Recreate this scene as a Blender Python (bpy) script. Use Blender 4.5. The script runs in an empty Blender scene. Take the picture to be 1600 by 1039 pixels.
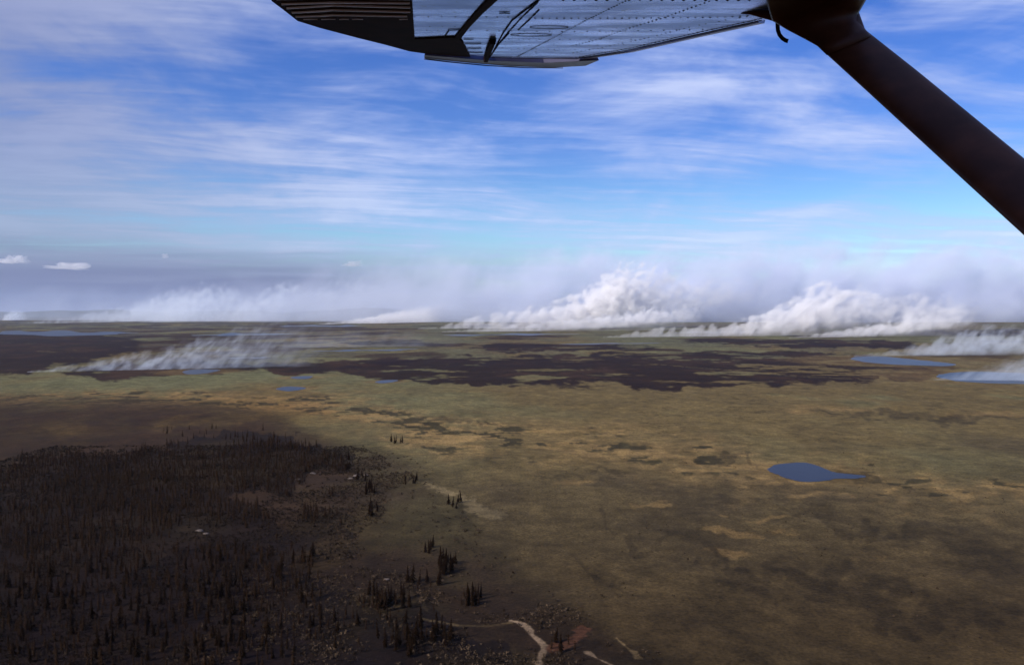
import bpy, bmesh, math, random
import numpy as np
from mathutils import Vector, Matrix

# ------------------------------------------------------------------ camera
sc = bpy.context.scene
COL = sc.collection
ALT = 150.0                      # height of the aircraft above the plain
F = 1244.0                       # focal length in photograph pixels (1600 wide)
HOR = 490.0                      # row of the true horizon
PITCH = math.atan((519.5 - HOR) / F)
cam_d = bpy.data.cameras.new('camera')
cam_d.sensor_width = 36.0
cam_d.lens = 36.0 * F / 1600.0
cam_d.clip_start = 0.05
cam_d.clip_end = 150000.0
cam = bpy.data.objects.new('camera', cam_d)
COL.objects.link(cam)
cam.location = (0, 0, ALT)
cam.rotation_euler = (math.pi / 2 - PITCH, 0, 0)
sc.camera = cam

# ------------------------------------------------------------------ light
SUN_EL = math.radians(33)
SUN_AZ = math.radians(238)       # clockwise from +Y: behind the viewer, to the left
sdir = Vector((math.sin(SUN_AZ) * math.cos(SUN_EL), math.cos(SUN_AZ) * math.cos(SUN_EL), math.sin(SUN_EL)))
sun_d = bpy.data.lights.new('sun', 'SUN')
sun_d.energy = 5.0
sun_d.angle = math.radians(0.53)
sun_d.color = (1.0, 0.93, 0.86)
sun = bpy.data.objects.new('sun', sun_d)
COL.objects.link(sun)
sun.rotation_euler = sdir.to_track_quat('Z', 'Y').to_euler()
sun.location = (0, 0, 400)

sc.view_settings.view_transform = 'Standard'
sc.view_settings.look = 'None'
sc.view_settings.exposure = 0.3
sc.view_settings.gamma = 1.0
sc.view_settings.use_curve_mapping = False
sc.cycles.max_bounces = 10
sc.cycles.diffuse_bounces = 2
sc.cycles.glossy_bounces = 3
sc.cycles.volume_bounces = 7
sc.cycles.transparent_max_bounces = 64
sc.cycles.volume_max_steps = 512
sc.cycles.use_denoising = True

# ------------------------------------------------------------------ node helpers
class NT:
    def __init__(self, tree):
        self.t = tree
        self.n = tree.nodes
        self.l = tree.links
    def new(self, typ, **kw):
        n = self.n.new(typ)
        for k, v in kw.items():
            setattr(n, k, v)
        return n
    def link(self, a, b):
        self.l.new(a, b)
    def put(self, sock, v):
        if hasattr(v, 'is_linked'):
            self.l.new(v, sock)
        else:
            sock.default_value = v
    def math(self, op, a, b=None, c=None, clamp=False):
        n = self.n.new('ShaderNodeMath'); n.operation = op; n.use_clamp = clamp
        self.put(n.inputs[0], a)
        if b is not None: self.put(n.inputs[1], b)
        if c is not None: self.put(n.inputs[2], c)
        return n.outputs[0]
    def vmath(self, op, a, b=None, s=None):
        n = self.n.new('ShaderNodeVectorMath'); n.operation = op
        self.put(n.inputs[0], a)
        if b is not None: self.put(n.inputs[1], b)
        if s is not None: self.put(n.inputs['Scale'], s)
        return n.outputs[0]
    def comb(self, x, y, z):
        n = self.n.new('ShaderNodeCombineXYZ')
        self.put(n.inputs[0], x); self.put(n.inputs[1], y); self.put(n.inputs[2], z)
        return n.outputs[0]
    def sep(self, v):
        n = self.n.new('ShaderNodeSeparateXYZ'); self.link(v, n.inputs[0]); return n.outputs
    def noise(self, v, scale, detail=2.0, rough=0.5, lac=2.0, dist=0.0, color=False):
        n = self.n.new('ShaderNodeTexNoise'); n.noise_dimensions = '3D'
        self.link(v, n.inputs['Vector'])
        n.inputs['Scale'].default_value = scale; n.inputs['Detail'].default_value = detail
        n.inputs['Roughness'].default_value = rough; n.inputs['Lacunarity'].default_value = lac
        n.inputs['Distortion'].default_value = dist
        return n.outputs['Color'] if color else n.outputs[0]
    def smooth(self, v, a, b, lo=0.0, hi=1.0):
        n = self.n.new('ShaderNodeMapRange'); n.interpolation_type = 'SMOOTHSTEP'
        self.put(n.inputs['Value'], v)
        n.inputs['From Min'].default_value = a; n.inputs['From Max'].default_value = b
        n.inputs['To Min'].default_value = lo; n.inputs['To Max'].default_value = hi
        return n.outputs[0]
    def mix(self, f, a, b, blend='MIX'):
        n = self.n.new('ShaderNodeMix'); n.data_type = 'RGBA'; n.blend_type = blend
        self.put(n.inputs['Factor'], f)
        ia, ib = [s for s in n.inputs if s.type == 'RGBA']
        for s, v in ((ia, a), (ib, b)):
            if hasattr(v, 'is_linked'): self.link(v, s)
            else: s.default_value = (v[0], v[1], v[2], 1)
        return [s for s in n.outputs if s.type == 'RGBA'][0]

# ------------------------------------------------------------------ sky: Nishita with cirrus sheets at great height
world = bpy.data.worlds.new('World'); sc.world = world
world.use_nodes = True
w = NT(world.node_tree)
for n in list(w.n): w.n.remove(n)
wout = w.new('ShaderNodeOutputWorld'); bg = w.new('ShaderNodeBackground')
w.link(bg.outputs[0], wout.inputs[0])
sky = w.new('ShaderNodeTexSky'); sky.sky_type = 'NISHITA'; sky.sun_disc = False
sky.sun_elevation = SUN_EL; sky.sun_rotation = SUN_AZ
sky.altitude = 150; sky.air_density = 1.0; sky.dust_density = 0.25; sky.ozone_density = 4.0
hs = w.new('ShaderNodeHueSaturation'); hs.inputs['Hue'].default_value = 0.522
hs.inputs['Saturation'].default_value = 1.3; hs.inputs['Value'].default_value = 1.0
w.link(sky.outputs[0], hs.inputs['Color'])
tc = w.new('ShaderNodeTexCoord')
dx, dy, dz = w.sep(tc.outputs['Generated'])
den = w.math('ADD', w.math('MAXIMUM', dz, 0.0), 0.045)
cx = w.math('DIVIDE', dx, den); cy = w.math('DIVIDE', dy, den)
P = w.comb(cx, cy, 0.0)
warp = w.vmath('SCALE', w.vmath('SUBTRACT', w.noise(P, 0.55, 2.0, color=True), (0.5, 0.5, 0.5)), s=0.9)
Pw = w.vmath('ADD', P, warp)
ang = math.radians(14)           # the cirrus is combed out along one wind
sx = w.math('ADD', w.math('MULTIPLY', w.sep(Pw)[0], math.cos(ang)), w.math('MULTIPLY', w.sep(Pw)[1], math.sin(ang)))
sy = w.math('SUBTRACT', w.math('MULTIPLY', w.sep(Pw)[1], math.cos(ang)), w.math('MULTIPLY', w.sep(Pw)[0], math.sin(ang)))
Q1 = w.comb(w.math('MULTIPLY', sx, 0.33), w.math('MULTIPLY', sy, 0.85), 3.1)
Q2 = w.comb(w.math('MULTIPLY', sx, 0.8), w.math('MULTIPLY', sy, 3.2), 7.7)
n1 = w.noise(Q1, 0.95, 5.0, 0.55)
n2 = w.noise(Q2, 1.1, 5.0, 0.62)
Q3 = w.vmath('ADD', w.vmath('MULTIPLY', tc.outputs['Generated'], (4.2, 4.2, 12.5)), (1.7, 0.3, 4.4))
n3 = w.noise(Q3, 1.0, 5.0, 0.6, dist=0.35)
cir = w.math('ADD', w.math('ADD', w.math('MULTIPLY', n1, 0.36), w.math('MULTIPLY', n2, 0.26)), w.math('MULTIPLY', n3, 0.38))
cir = w.math('ADD', cir, w.smooth(dx, -0.05, -0.6, 0.0, 0.05))
cirm = w.smooth(cir, 0.43, 0.60)
w.link(w.smooth(dz, 0.05, 0.22, 0.500, 0.524), hs.inputs['Hue'])
thin_col = w.mix(w.smooth(dx, -0.62, -0.05), (1.75, 2.0, 3.2), (3.5, 4.2, 6.7))  # cloud colours dimmed at the left: lens falloff painted into the sky
thick_col = w.mix(w.smooth(dx, -0.62, -0.05), (2.4, 2.6, 3.9), (5.3, 5.8, 7.6))
cloud_col = w.mix(w.smooth(cir, 0.50, 0.66), thin_col, thick_col)
# lavender haze layer along the horizon, strengthened and dimmed leftwards to paint lens vignette
layer = w.math('MULTIPLY', w.smooth(w.math('ADD', dz, w.math('MULTIPLY', w.math('SUBTRACT', n1, 0.5), 0.05)), 0.105, 0.03), w.smooth(dx, 0.30, -0.35, 0.12, 0.97))
skymix = w.mix(w.math('MULTIPLY', cirm, 0.74), hs.outputs[0], cloud_col)
skymix = w.mix(layer, skymix, w.mix(w.smooth(dx, -0.3, 0.3), (1.2, 1.38, 2.55), (2.3, 3.0, 4.8)))
w.link(skymix, bg.inputs['Color'])
bg.inputs['Strength'].default_value = 0.118

# ------------------------------------------------------------------ pixel <-> ground (used only to find where things stand)
cp, sp = math.cos(PITCH), math.sin(PITCH)
def ray(px, py):
    u = (px - 800.0) / F; v = (519.5 - py) / F
    return Vector((u, cp + v * sp, v * cp - sp))
def ground_at(px, py, z=0.0):
    d = ray(px, py)
    t = (z - ALT) / d.z
    return Vector((d.x * t, d.y * t, z))
def at_depth(px, py, y):
    d = ray(px, py); t = y / d.y
    return Vector((d.x * t, y, ALT + d.z * t))
def to_px(X, Y, Z):
    z = Z - ALT
    depth = Y * cp - z * sp
    depth = np.where(np.abs(depth) < 1e-3, 1e-3, depth)
    return 800 + F * X / depth, 519.5 - F * (Y * sp + z * cp) / depth

# ------------------------------------------------------------------ numpy noise
_rng = np.random.RandomState(7)
_perm = _rng.permutation(512)
_perm = np.concatenate([_perm, _perm, _perm])
_val = _rng.rand(512) * 2 - 1
def vnoise(x, y, seed=0):
    x = np.asarray(x, float) + seed * 17.31; y = np.asarray(y, float) + seed * 9.77
    xi = np.floor(x).astype(np.int64); yi = np.floor(y).astype(np.int64)
    fx = x - xi; fy = y - yi
    fx = fx * fx * fx * (fx * (fx * 6 - 15) + 10); fy = fy * fy * fy * (fy * (fy * 6 - 15) + 10)
    def h(a, b): return _val[_perm[(_perm[a & 511] + b) & 511]]
    a = h(xi, yi); b = h(xi + 1, yi); c = h(xi, yi + 1); d = h(xi + 1, yi + 1)
    return (a + (b - a) * fx) * (1 - fy) + (c + (d - c) * fx) * fy
def fbm(x, y, seed=0, oct=4, gain=0.5):
    s = 0; a = 1; t = 0
    for o in range(oct):
        s = s + a * vnoise(x * 2 ** o, y * 2 ** o, seed + o * 3); t += a; a *= gain
    return s / t
def sstep(a, b, x):
    t = np.clip((x - a) / (b - a), 0, 1); return t * t * (3 - 2 * t)
def inpoly(px, py, poly):
    r = np.zeros(px.shape, bool); n = len(poly)
    for i in range(n):
        x0, y0 = poly[i]; x1, y1 = poly[(i + 1) % n]
        if y0 == y1: continue
        c = ((y0 > py) != (y1 > py)) & (px < (x1 - x0) * (py - y0) / (y1 - y0) + x0)
        r ^= c
    return r

# ------------------------------------------------------------------ where the ponds lie (outline in photograph pixels, turned into ground points)
PONDS = [
 ('deep blue pond lying alone in the brown tundra', [(1200,733),(1210,727),(1232,724),(1256,723),(1276,727),(1290,733),(1304,738),(1330,741),(1354,744),(1336,748),(1308,748),(1284,752),(1256,753),(1236,749),(1214,742)]),
 ('grey-blue lake at the tip of the burnt ground beside the white smoke', [(1328,560),(1345,557),(1380,557),(1420,561),(1460,565),(1492,569),(1478,572),(1440,571),(1400,570),(1360,567),(1336,563)]),
 ('grey lake under the smoke at the edge of the green meadow', [(1462,587),(1490,582),(1540,581),(1600,583),(1680,586),(1680,599),(1600,600),(1550,599),(1500,596),(1474,591)]),
 ('small grey pond at the edge of the burnt strip', [(285,581),(296,578),(318,577),(344,578),(330,582),(306,585),(290,584)]),
 ('small pond with a ragged shore in the green meadow', [(432,608),(440,605),(456,604),(478,606),(466,610),(446,611)]),
 ('tiny pond just behind the ragged meadow pond', [(454,590),(466,588),(488,588),(480,592),(462,592)]),
 ('small pond at the foot of the burnt belt', [(586,597),(600,594),(622,594),(614,597),(598,599)]),
]
def streak(x0, x1, y0, y1, hh, seed):
    xs = np.linspace(x0, x1, 34); u = np.linspace(0, 1, 34); env = np.sin(np.pi * u) ** 0.7
    yc = y0 + (y1 - y0) * u
    a = hh * env * (0.15 + 0.85 * np.clip(0.5 + 0.9 * vnoise(u * 6.5, u * 0 + seed, 5), 0, 1.2))
    b = hh * env * (0.15 + 0.85 * np.clip(0.5 + 0.9 * vnoise(u * 6.5, u * 0 + seed, 6), 0, 1.2))
    return [(x, y - q) for x, y, q in zip(xs, yc, a)] + [(x, y + q) for x, y, q in zip(xs[::-1], yc[::-1], b[::-1])][1:-1]
PONDS += [
 ('long grey lake behind the burnt ground near the far ridge smoke', streak(-40, 216, 521, 520.5, 4.2, 1)),
 ('grey lake strip behind the thin blue smoke', streak(296, 470, 524, 521, 2.4, 2)),
 ('far lake below the low bright smoke streak', streak(438, 566, 510, 509, 2.4, 3)),
 ('grey water strip between dark marsh strips', streak(482, 655, 549, 546, 2.6, 4)),
 ('short narrow water strip near the foot of the thin blue smoke', streak(356, 424, 560, 558, 2.0, 5)),
 ('thin lake in front of the tall white smoke tower', streak(694, 905, 524, 522, 2.0, 6)),
 ('thin lake below the right-hand smoke bank', streak(1050, 1185, 520, 518.5, 1.3, 7)),
 ('grey water strip in front of the low smoke front', streak(870, 1035, 538, 536, 1.8, 8)),
]
def smooth_closed(pts, n=5):
    out = []
    m = len(pts)
    for i in range(m):
        p0, p1, p2, p3 = (np.array(pts[(i + k) % m], float) for k in (-1, 0, 1, 2))
        for j in range(n):
            t = j / n
            out.append(tuple(0.5 * ((2 * p1) + (p2 - p0) * t + (2 * p0 - 5 * p1 + 4 * p2 - p3) * t * t + (3 * p1 - p0 - 3 * p2 + p3) * t ** 3)))
    return out
POND_W = []
for lab, pts in PONDS:
    sm = smooth_closed(pts, 6 if len(pts) < 30 else 2)
    wp = []
    for k, (a, b) in enumerate(sm):
        b = max(b, HOR + 6)
        g = ground_at(a, b)
        wp.append((g.x, g.y))
    wp = np.array(wp)
    c = wp.mean(0); r = np.hypot(*(wp - c).T)
    a = np.arctan2(*(wp - c).T[::-1])
    wp = c + (wp - c) * (1 + 0.07 * fbm(np.cos(a) * 5 + c[0], np.sin(a) * 5 + c[1], 3, 3))[:, None]
    POND_W.append((lab, wp, c, r.max()))

# ------------------------------------------------------------------ terrain height
def height(X, Y):
    X = np.asarray(X, float); Y = np.asarray(Y, float)
    d = np.hypot(X, Y)
    h = 2.6 * fbm(X / 210, Y / 210, 11, 3) + 0.7 * fbm(X / 45, Y / 45, 12, 2)
    h = h * sstep(6000, 2500, d)
    h = h + sstep(2500, 6000, d) * 5.0 * fbm(X / 900, Y / 1500, 14, 3)
    # low swell on which the far left fires burn
    h = h + 22 * np.exp(-(((X + 4300) / 2100) ** 2 + ((Y - 10800) / 900) ** 2))
    k = np.ones_like(h)
    for lab, wp, c, r in POND_W:
        q = np.hypot(X - c[0], Y - c[1])
        k = np.minimum(k, sstep(r * 1.15, r * 1.9 + 30, q))
    return h * k

# ------------------------------------------------------------------ ground colours (base tints for heath, sedge, burnt peat, sand)
OLIVE = np.array((.122, .094, .044)); GREEN = np.array((.110, .113, .064)); BROWN = np.array((.080, .062, .036))
OCHRE = np.array((.215, .150, .072)); BURN = np.array((.0140, .0050, .0030)); BURN2 = np.array((.030, .0135, .0080))
HEATH = np.array((.034, .0230, .0160)); MOSS = np.array((.062, .052, .027)); PALE = np.array((.155, .125, .078))
SAND = np.array((.40, .33, .28)); RED = np.array((.14, .070, .050)); FLOOR = np.array((.030, .020, .0135)); MARSH = np.array((.055, .050, .048))

BURN_POLYS = [
 [(-300,520),(60,519),(215,527),(225,548),(170,560),(90,573),(40,581),(-300,584)],
 [(80,585),(190,569),(300,562),(420,567),(560,560),(650,564),(600,577),(520,580),(480,586),(400,578),(340,586),(290,590),(180,594),(100,591)],
 [(520,577),(620,562),(760,555),(900,557),(1050,549),(1200,547),(1340,555),(1420,571),(1508,577),(1430,589),(1330,594),(1250,600),(1140,607),(1040,604),(930,600),(820,606),(700,603),(640,596),(560,594)],
 [(1080,527),(1250,529),(1440,533),(1440,543),(1200,543),(1060,535)],
 [(720,541),(860,537),(1000,541),(1040,546),(900,551),(780,549)],
 [(1420,515),(1700,512),(1700,524),(1420,524)],
 [(520,530),(640,533),(700,538),(560,541)],
]
TRACKS = [  # centre line in photograph pixels, half width in m, colour
 ([(798,971),(812,974),(824,981),(832,994),(844,1004),(850,1014),(844,1028),(842,1045)], 1.45, SAND * 0.85),
 ([(918,1022),(932,1030),(948,1039),(960,1046)], 1.2, SAND * 0.85),
 ([(963,999),(976,1010),(990,1022),(998,1030)], 1.2, PALE * 1.4),
 ([(660,966),(690,971),(720,977),(760,979),(798,974)], 1.2, PALE * 0.8),
 ([(866,1016),(880,1008),(898,1000),(908,990),(916,985)], 2.6, RED),
 ([(664,755),(690,764),(716,775),(740,786),(766,806)], 7.0, PALE),
 ([(1035,570),(1130,578),(1230,587),(1330,592),(1400,596)], 7.0, MOSS * 1.4),
]
TRACK_W = [([ground_at(a, b) for a, b in ln], wd, c) for ln, wd, c in TRACKS]
def seg_dist(X, Y, pts):
    r = np.full(X.shape, 1e9)
    for p, q in zip(pts[:-1], pts[1:]):
        dx_, dy_ = q.x - p.x, q.y - p.y
        t = np.clip(((X - p.x) * dx_ + (Y - p.y) * dy_) / (dx_ * dx_ + dy_ * dy_), 0, 1)
        r = np.minimum(r, np.hypot(X - p.x - t * dx_, Y - p.y - t * dy_))
    return r
EDGE = [(-400,610),(0,606),(120,612),(220,622),(330,640),(450,655),(540,690),(640,712),(700,760),(740,800),(770,850),(830,905),(880,950),(960,985),(1010,1010),(1060,1045),(1120,1120),(-400,1120)]
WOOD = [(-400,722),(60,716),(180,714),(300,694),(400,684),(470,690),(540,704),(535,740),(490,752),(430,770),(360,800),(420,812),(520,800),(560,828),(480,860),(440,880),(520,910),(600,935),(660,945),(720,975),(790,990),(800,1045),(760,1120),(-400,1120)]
def blend(c, col, m):
    m = np.clip(m, 0, 1)[:, None]
    return c * (1 - m) + col * m
def paint(X, Y):
    px, py = to_px(X, Y, np.zeros_like(X))
    ahead = (Y > 60)
    px = np.where(ahead, px, -900.0); py = np.where(ahead, np.clip(py, HOR + 2, 2000), 1500.0)
    dist = np.hypot(X, Y)
    s = np.log(np.maximum(py - 486, 1.0))
    dep = np.clip((py - 490) / 300, 0.012, 1.5)
    wx = px + 34 * fbm(px / 60, s * 5.5, 21, 4, 0.6)
    wy = py + 42 * dep * fbm(px / 55, s * 6.0, 22, 4, 0.6)
    n600 = fbm(X / 650, Y / 1500, 31, 5, 0.6); n200 = fbm(X / 190, Y / 260, 32, 4, 0.55)
    n30 = fbm(X / 34, Y / 26, 35, 4, 0.65)
    n60 = fbm(X / 55, Y / 85, 33, 4, 0.6); n15 = fbm(X / 14, Y / 20, 34, 3, 0.6)
    base = OLIVE + (GREEN - OLIVE) * sstep(-0.25, 0.35, n600)[:, None]
    # the plain turns browner towards the viewer, and darker to paint in lens vignette
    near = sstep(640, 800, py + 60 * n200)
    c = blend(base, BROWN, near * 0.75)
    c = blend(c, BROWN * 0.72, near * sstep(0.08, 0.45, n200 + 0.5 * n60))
    c = blend(c, GREEN * 1.05, sstep(680, 610, py) * sstep(-0.1, 0.3, n200) * 0.6)
    # ochre string bog
    bogc = np.interp(wx, [400, 560, 700, 880, 1040, 1200, 1350, 1600, 1900], [628, 645, 682, 690, 708, 738, 752, 775, 790])
    bogw = np.interp(wx, [400, 560, 700, 880, 1040, 1200, 1350, 1600, 1900], [12, 26, 32, 28, 30, 26, 18, 18, 14])
    bog = np.exp(-((wy - bogc) / bogw) ** 2)
    c = blend(c, OCHRE * 1.02, bog * (0.28 + 0.62 * sstep(-0.10, 0.12, fbm(X / 30, Y / 24, 41, 4, 0.65))))
    c = blend(c, MOSS * 0.75, sstep(0.45, 0.8, bog) * sstep(0.10, 0.24, fbm(X / 34, Y / 30, 42, 4, 0.6)))
    # scattered ochre patches on the right plain
    for (ax, ay, aw, ah) in [(1048,792,46,9),(1098,801,30,6),(1126,807,16,4),(1170,834,60,6),(1130,862,46,6),(1215,838,34,5),(1290,775,70,8),(1352,782,36,7),(1020,785,34,7),(1362,880,34,5),(1200,812,36,4),(1500,800,60,4),(900,755,36,5),(1120,832,26,4),(1440,806,44,4),(1540,645,90,9),(1300,640,120,8)]:
        q = ((px + 0.35 * (wx - px) - ax) / aw) ** 2 + ((py + 0.35 * (wy - py) - ay) / ah) ** 2
        c = blend(c, OCHRE * 0.9, sstep(1.2, 0.1, q + 0.9 * n15) * sstep(-0.25, 0.15, n30) * 0.7)
    for (ax, ay, aw, ah, rot) in [(1080,857,60,6,.25),(1120,872,40,5,.25),(930,745,55,6,.05),(1000,835,70,7,.2),(1500,850,150,16,.1),(1420,650,140,7,.05),(1540,650,90,6,.05),(690,662,36,4,.1),(760,670,30,3,.1),(1160,722,40,5,.1),(1330,820,120,10,.1),(940,890,60,9,.2),(1250,900,160,16,.1),(1480,960,200,30,.1)]:
        yy = wy - ay - rot * (wx - ax)
        q = ((wx - ax) / aw) ** 2 + (yy / ah) ** 2
        c = blend(c, BROWN * 0.5, sstep(1.4, 0.2, q + 0.8 * n15) * 0.6)
    # dark heath on the left
        ed = np.interp(py, [600, 640, 700, 760, 860, 950, 1040], [60, 380, 590, 700, 790, 890, 1040])
    e = sstep(46, -40, wx - ed + 50 * n200 + 26 * n60) * sstep(600, 655, py)
    grad = sstep(140, -160, px - ed + 90 * n200)
    c = blend(c, MOSS, sstep(0.0, 0.7, grad) * e * 0.75)
    c = blend(c, HEATH, grad * e * (0.45 + 0.55 * sstep(-0.3, 0.2, n60)))
    meadow = np.exp(-(((wx - 660) / 95) ** 2 + ((wy - 820) / 55) ** 2) ** 2)
    c = blend(c, MOSS * 0.95, meadow * 0.8)
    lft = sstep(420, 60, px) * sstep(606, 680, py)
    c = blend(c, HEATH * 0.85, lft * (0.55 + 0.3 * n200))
    c = blend(c, OLIVE * 0.75, np.exp(-(((wx - 110) / 60) ** 2 + ((wy - 672) / 10) ** 2)) * 0.5)
    c = blend(c, OLIVE * 0.8, np.exp(-(((np.hypot((wx - 320) / 2.2, (wy - 663) / 0.35) - 30) / 9) ** 2)) * 0.45)
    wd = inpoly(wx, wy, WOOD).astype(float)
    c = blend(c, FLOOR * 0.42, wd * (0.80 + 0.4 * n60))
    # marsh strips and burnt ground of the far plain
    farm = sstep(585, 545, py)
    mar = sstep(-0.18, 0.25, fbm(X / 300, Y / 420, 51, 4, 0.6))
    leftness = sstep(760, 420, px)
    c = blend(c, MARSH, farm * mar * (0.35 + 0.5 * leftness))
    c = blend(c, BURN2, farm * sstep(0.10, 0.34, fbm(X / 330, Y / 480, 52, 5, 0.6) + 0.12 * leftness - 0.1 * sstep(1000, 1300, px)) * 0.9)
    for i, pl in enumerate(BURN_POLYS):
        fx_ = 10 * n60; fy_ = 9 * dep * n30
        m = sum(inpoly(wx + fx_ + a_, wy + fy_ + b_ * dep, pl).astype(float) for a_, b_ in ((-5, -3.5), (5, -1.2), (-3, 1.2), (4, 3.5))) / 4
        hole = sstep(0.17, 0.33, fbm(X / 150, Y / 120, 61 + i, 5, 0.62) - (0.22 if i < 2 else 0.0))
        m = m * (1 - hole * (0.9 if i not in (0,) else 0.5))
        c = blend(c, BURN + (BURN2 - BURN) * sstep(0.0, 0.5, n200 + 0.5 * n60)[:, None], m * 0.96)
    for pts, wdh, col in TRACK_W:
        q = seg_dist(X, Y, pts) + wdh * 1.5 * n15 + wdh * 0.9 * fbm(X / 4, Y / 4, 71, 2)
        c = blend(c, col, sstep(wdh * 1.2, wdh * 0.5, q) * 0.9)
    # shore sedge round the ponds
    for lab, wp, cc, r in POND_W[:7]:
        q = np.hypot((X - cc[0]) / 1.0, (Y - cc[1]) / 1.0) / r
        c = blend(c, OCHRE * 0.7, sstep(1.35, 0.9, q + 0.3 * n15) * 0.5)
    v = 1 + 0.30 * n15 + 0.26 * n60 + 0.09 * n200 + 0.18 * n30
    return np.clip(c * v[:, None] * (np.array((0.85, 0.785, 0.60))[None] * (1 - 0.48 * sstep(690, 1020, py) * ahead)[:, None] * (1 - sstep(660, 380, px + 120 * n200)[:, None] * sstep(600, 650, py)[:, None] * np.array((.08, .22, .36))[None]) * (1 - sstep(760, 1010, py)[:, None] * np.array((0, .10, .16))[None])), 0.003, 0.8)  # lens vignette painted into the soil colour, darkest along the bottom rows

# ------------------------------------------------------------------ materials
def mat_new(name):
    m = bpy.data.materials.new(name); m.use_nodes = True
    t = NT(m.node_tree)
    for n in list(t.n): t.n.remove(n)
    out = t.new('ShaderNodeOutputMaterial')
    return m, t, out
def principled(name, col, rough=0.6, metal=0.0, spec=0.5, var=0.0, vscale=5.0, bump=0.0, bscale=40.0):
    m, t, out = mat_new(name)
    b = t.new('ShaderNodeBsdfPrincipled'); t.link(b.outputs[0], out.inputs[0])
    b.inputs['Roughness'].default_value = rough; b.inputs['Metallic'].default_value = metal
    b.inputs['Specular IOR Level'].default_value = spec
    b.inputs['Base Color'].default_value = (*col, 1)
    g = t.new('ShaderNodeTexCoord').outputs['Object']
    if var:
        n = t.noise(g, vscale, 4.0, 0.6)
        c = t.mix(t.smooth(n, 0.3, 0.7), [x * (1 - var) for x in col], [min(1, x * (1 + var)) for x in col])
        t.link(c, b.inputs['Base Color'])
    if bump:
        bp = t.new('ShaderNodeBump'); bp.inputs['Strength'].default_value = bump; bp.inputs['Distance'].default_value = 0.02
        t.link(t.noise(g, bscale, 3.0), bp.inputs['Height']); t.link(bp.outputs[0], b.inputs['Normal'])
    return m

M_ground, t, out = mat_new('tundra')
b = t.new('ShaderNodeBsdfPrincipled'); t.link(b.outputs[0], out.inputs[0])
b.inputs['Roughness'].default_value = 0.95; b.inputs['Specular IOR Level'].default_value = 0.08
att = t.new('ShaderNodeAttribute'); att.attribute_name = 'soil'
pos = t.new('ShaderNodeNewGeometry').outputs['Position']
f1 = t.noise(pos, 0.55, 4.0, 0.65); f2 = t.noise(pos, 0.09, 4.0, 0.6)
f3 = t.noise(pos, 0.028, 5.0, 0.7)
v = t.math('MULTIPLY', t.math('MULTIPLY', t.smooth(f1, 0.25, 0.75, 0.58, 1.42), t.smooth(f2, 0.25, 0.75, 0.76, 1.24)), t.smooth(f3, 0.3, 0.7, 0.86, 1.14))
t.link(t.vmath('SCALE', att.outputs['Color'], s=v), b.inputs['Base Color'])
bp = t.new('ShaderNodeBump'); bp.inputs['Strength'].default_value = 0.55; bp.inputs['Distance'].default_value = 1.2
t.link(t.noise(pos, 0.35, 5.0, 0.65), bp.inputs['Height']); t.link(bp.outputs[0], b.inputs['Normal'])

M_water, t, out = mat_new('tundra_water')
b = t.new('ShaderNodeBsdfPrincipled'); t.link(b.outputs[0], out.inputs[0])
b.inputs['Base Color'].default_value = (.009, .008, .018, 1); b.inputs['Roughness'].default_value = 0.3; b.inputs['Specular IOR Level'].default_value = 0.09
b.inputs['IOR'].default_value = 1.33
pos = t.new('ShaderNodeNewGeometry').outputs['Position']
bp = t.new('ShaderNodeBump'); bp.inputs['Strength'].default_value = 0.35; bp.inputs['Distance'].default_value = 0.25
t.link(t.noise(pos, 0.8, 3.0), bp.inputs['Height']); t.link(bp.outputs[0], b.inputs['Normal'])

# ------------------------------------------------------------------ object helpers
def mesh_np(name, V, Fc, smooth=False):
    me = bpy.data.meshes.new(name)
    V = np.asarray(V, np.float32); Fc = np.asarray(Fc, np.int32)
    k = Fc.shape[1]
    me.vertices.add(len(V)); me.vertices.foreach_set('co', V.ravel())
    me.loops.add(Fc.size); me.loops.foreach_set('vertex_index', Fc.ravel())
    me.polygons.add(len(Fc)); me.polygons.foreach_set('loop_start', np.arange(0, Fc.size, k, dtype=np.int32))
    me.update(calc_edges=True)
    if smooth: me.polygons.foreach_set('use_smooth', np.ones(len(Fc), bool))
    return me
def add(name, me, mat=None, parent=None, loc=None, label=None, cat=None, group=None, kind=None):
    o = bpy.data.objects.new(name, me); COL.objects.link(o)
    if mat is not None and me is not None and not me.materials: me.materials.append(mat)
    if parent is not None: o.parent = parent
    if loc is not None: o.location = loc
    for k, v in (('label', label), ('category', cat), ('group', group), ('kind', kind)):
        if v: o[k] = v
    return o

# ------------------------------------------------------------------ ground sheet: polar grid, fine where the photograph looks
a_in = np.linspace(-36, 36, 1000); a_out = np.concatenate([np.linspace(-180, -37, 48)[:-1], a_in, np.linspace(37, 180, 48)[1:]])
ang_ = np.radians(a_out[:-1] if False else a_out)
rows_py = np.concatenate([np.linspace(1120, 620, 300), np.linspace(620, 530, 110)[1:], np.linspace(530, 493.2, 90)[1:]])
r_ = ALT / ((rows_py - HOR) / F)
r_ = np.concatenate([[0.5, 40, 100, 170, 230], r_[r_ > 260]])
r_ = np.append(r_, [58000.0])
A, R = np.meshgrid(ang_, r_)
GX = (R * np.sin(A)).ravel(); GY = (R * np.cos(A)).ravel()
GZ = height(GX, GY)
nA, nR = len(ang_), len(r_)
ii, jj = np.meshgrid(np.arange(nR - 1), np.arange(nA - 1), indexing='ij')
i0 = (ii * nA + jj).ravel()
faces = np.stack([i0, i0 + 1, i0 + 1 + nA, i0 + nA], 1)[:, ::-1]
gm = mesh_np('ground', np.stack([GX, GY, GZ], 1), faces, True)
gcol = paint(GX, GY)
ca = gm.color_attributes.new('soil', 'FLOAT_COLOR', 'POINT')
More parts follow.
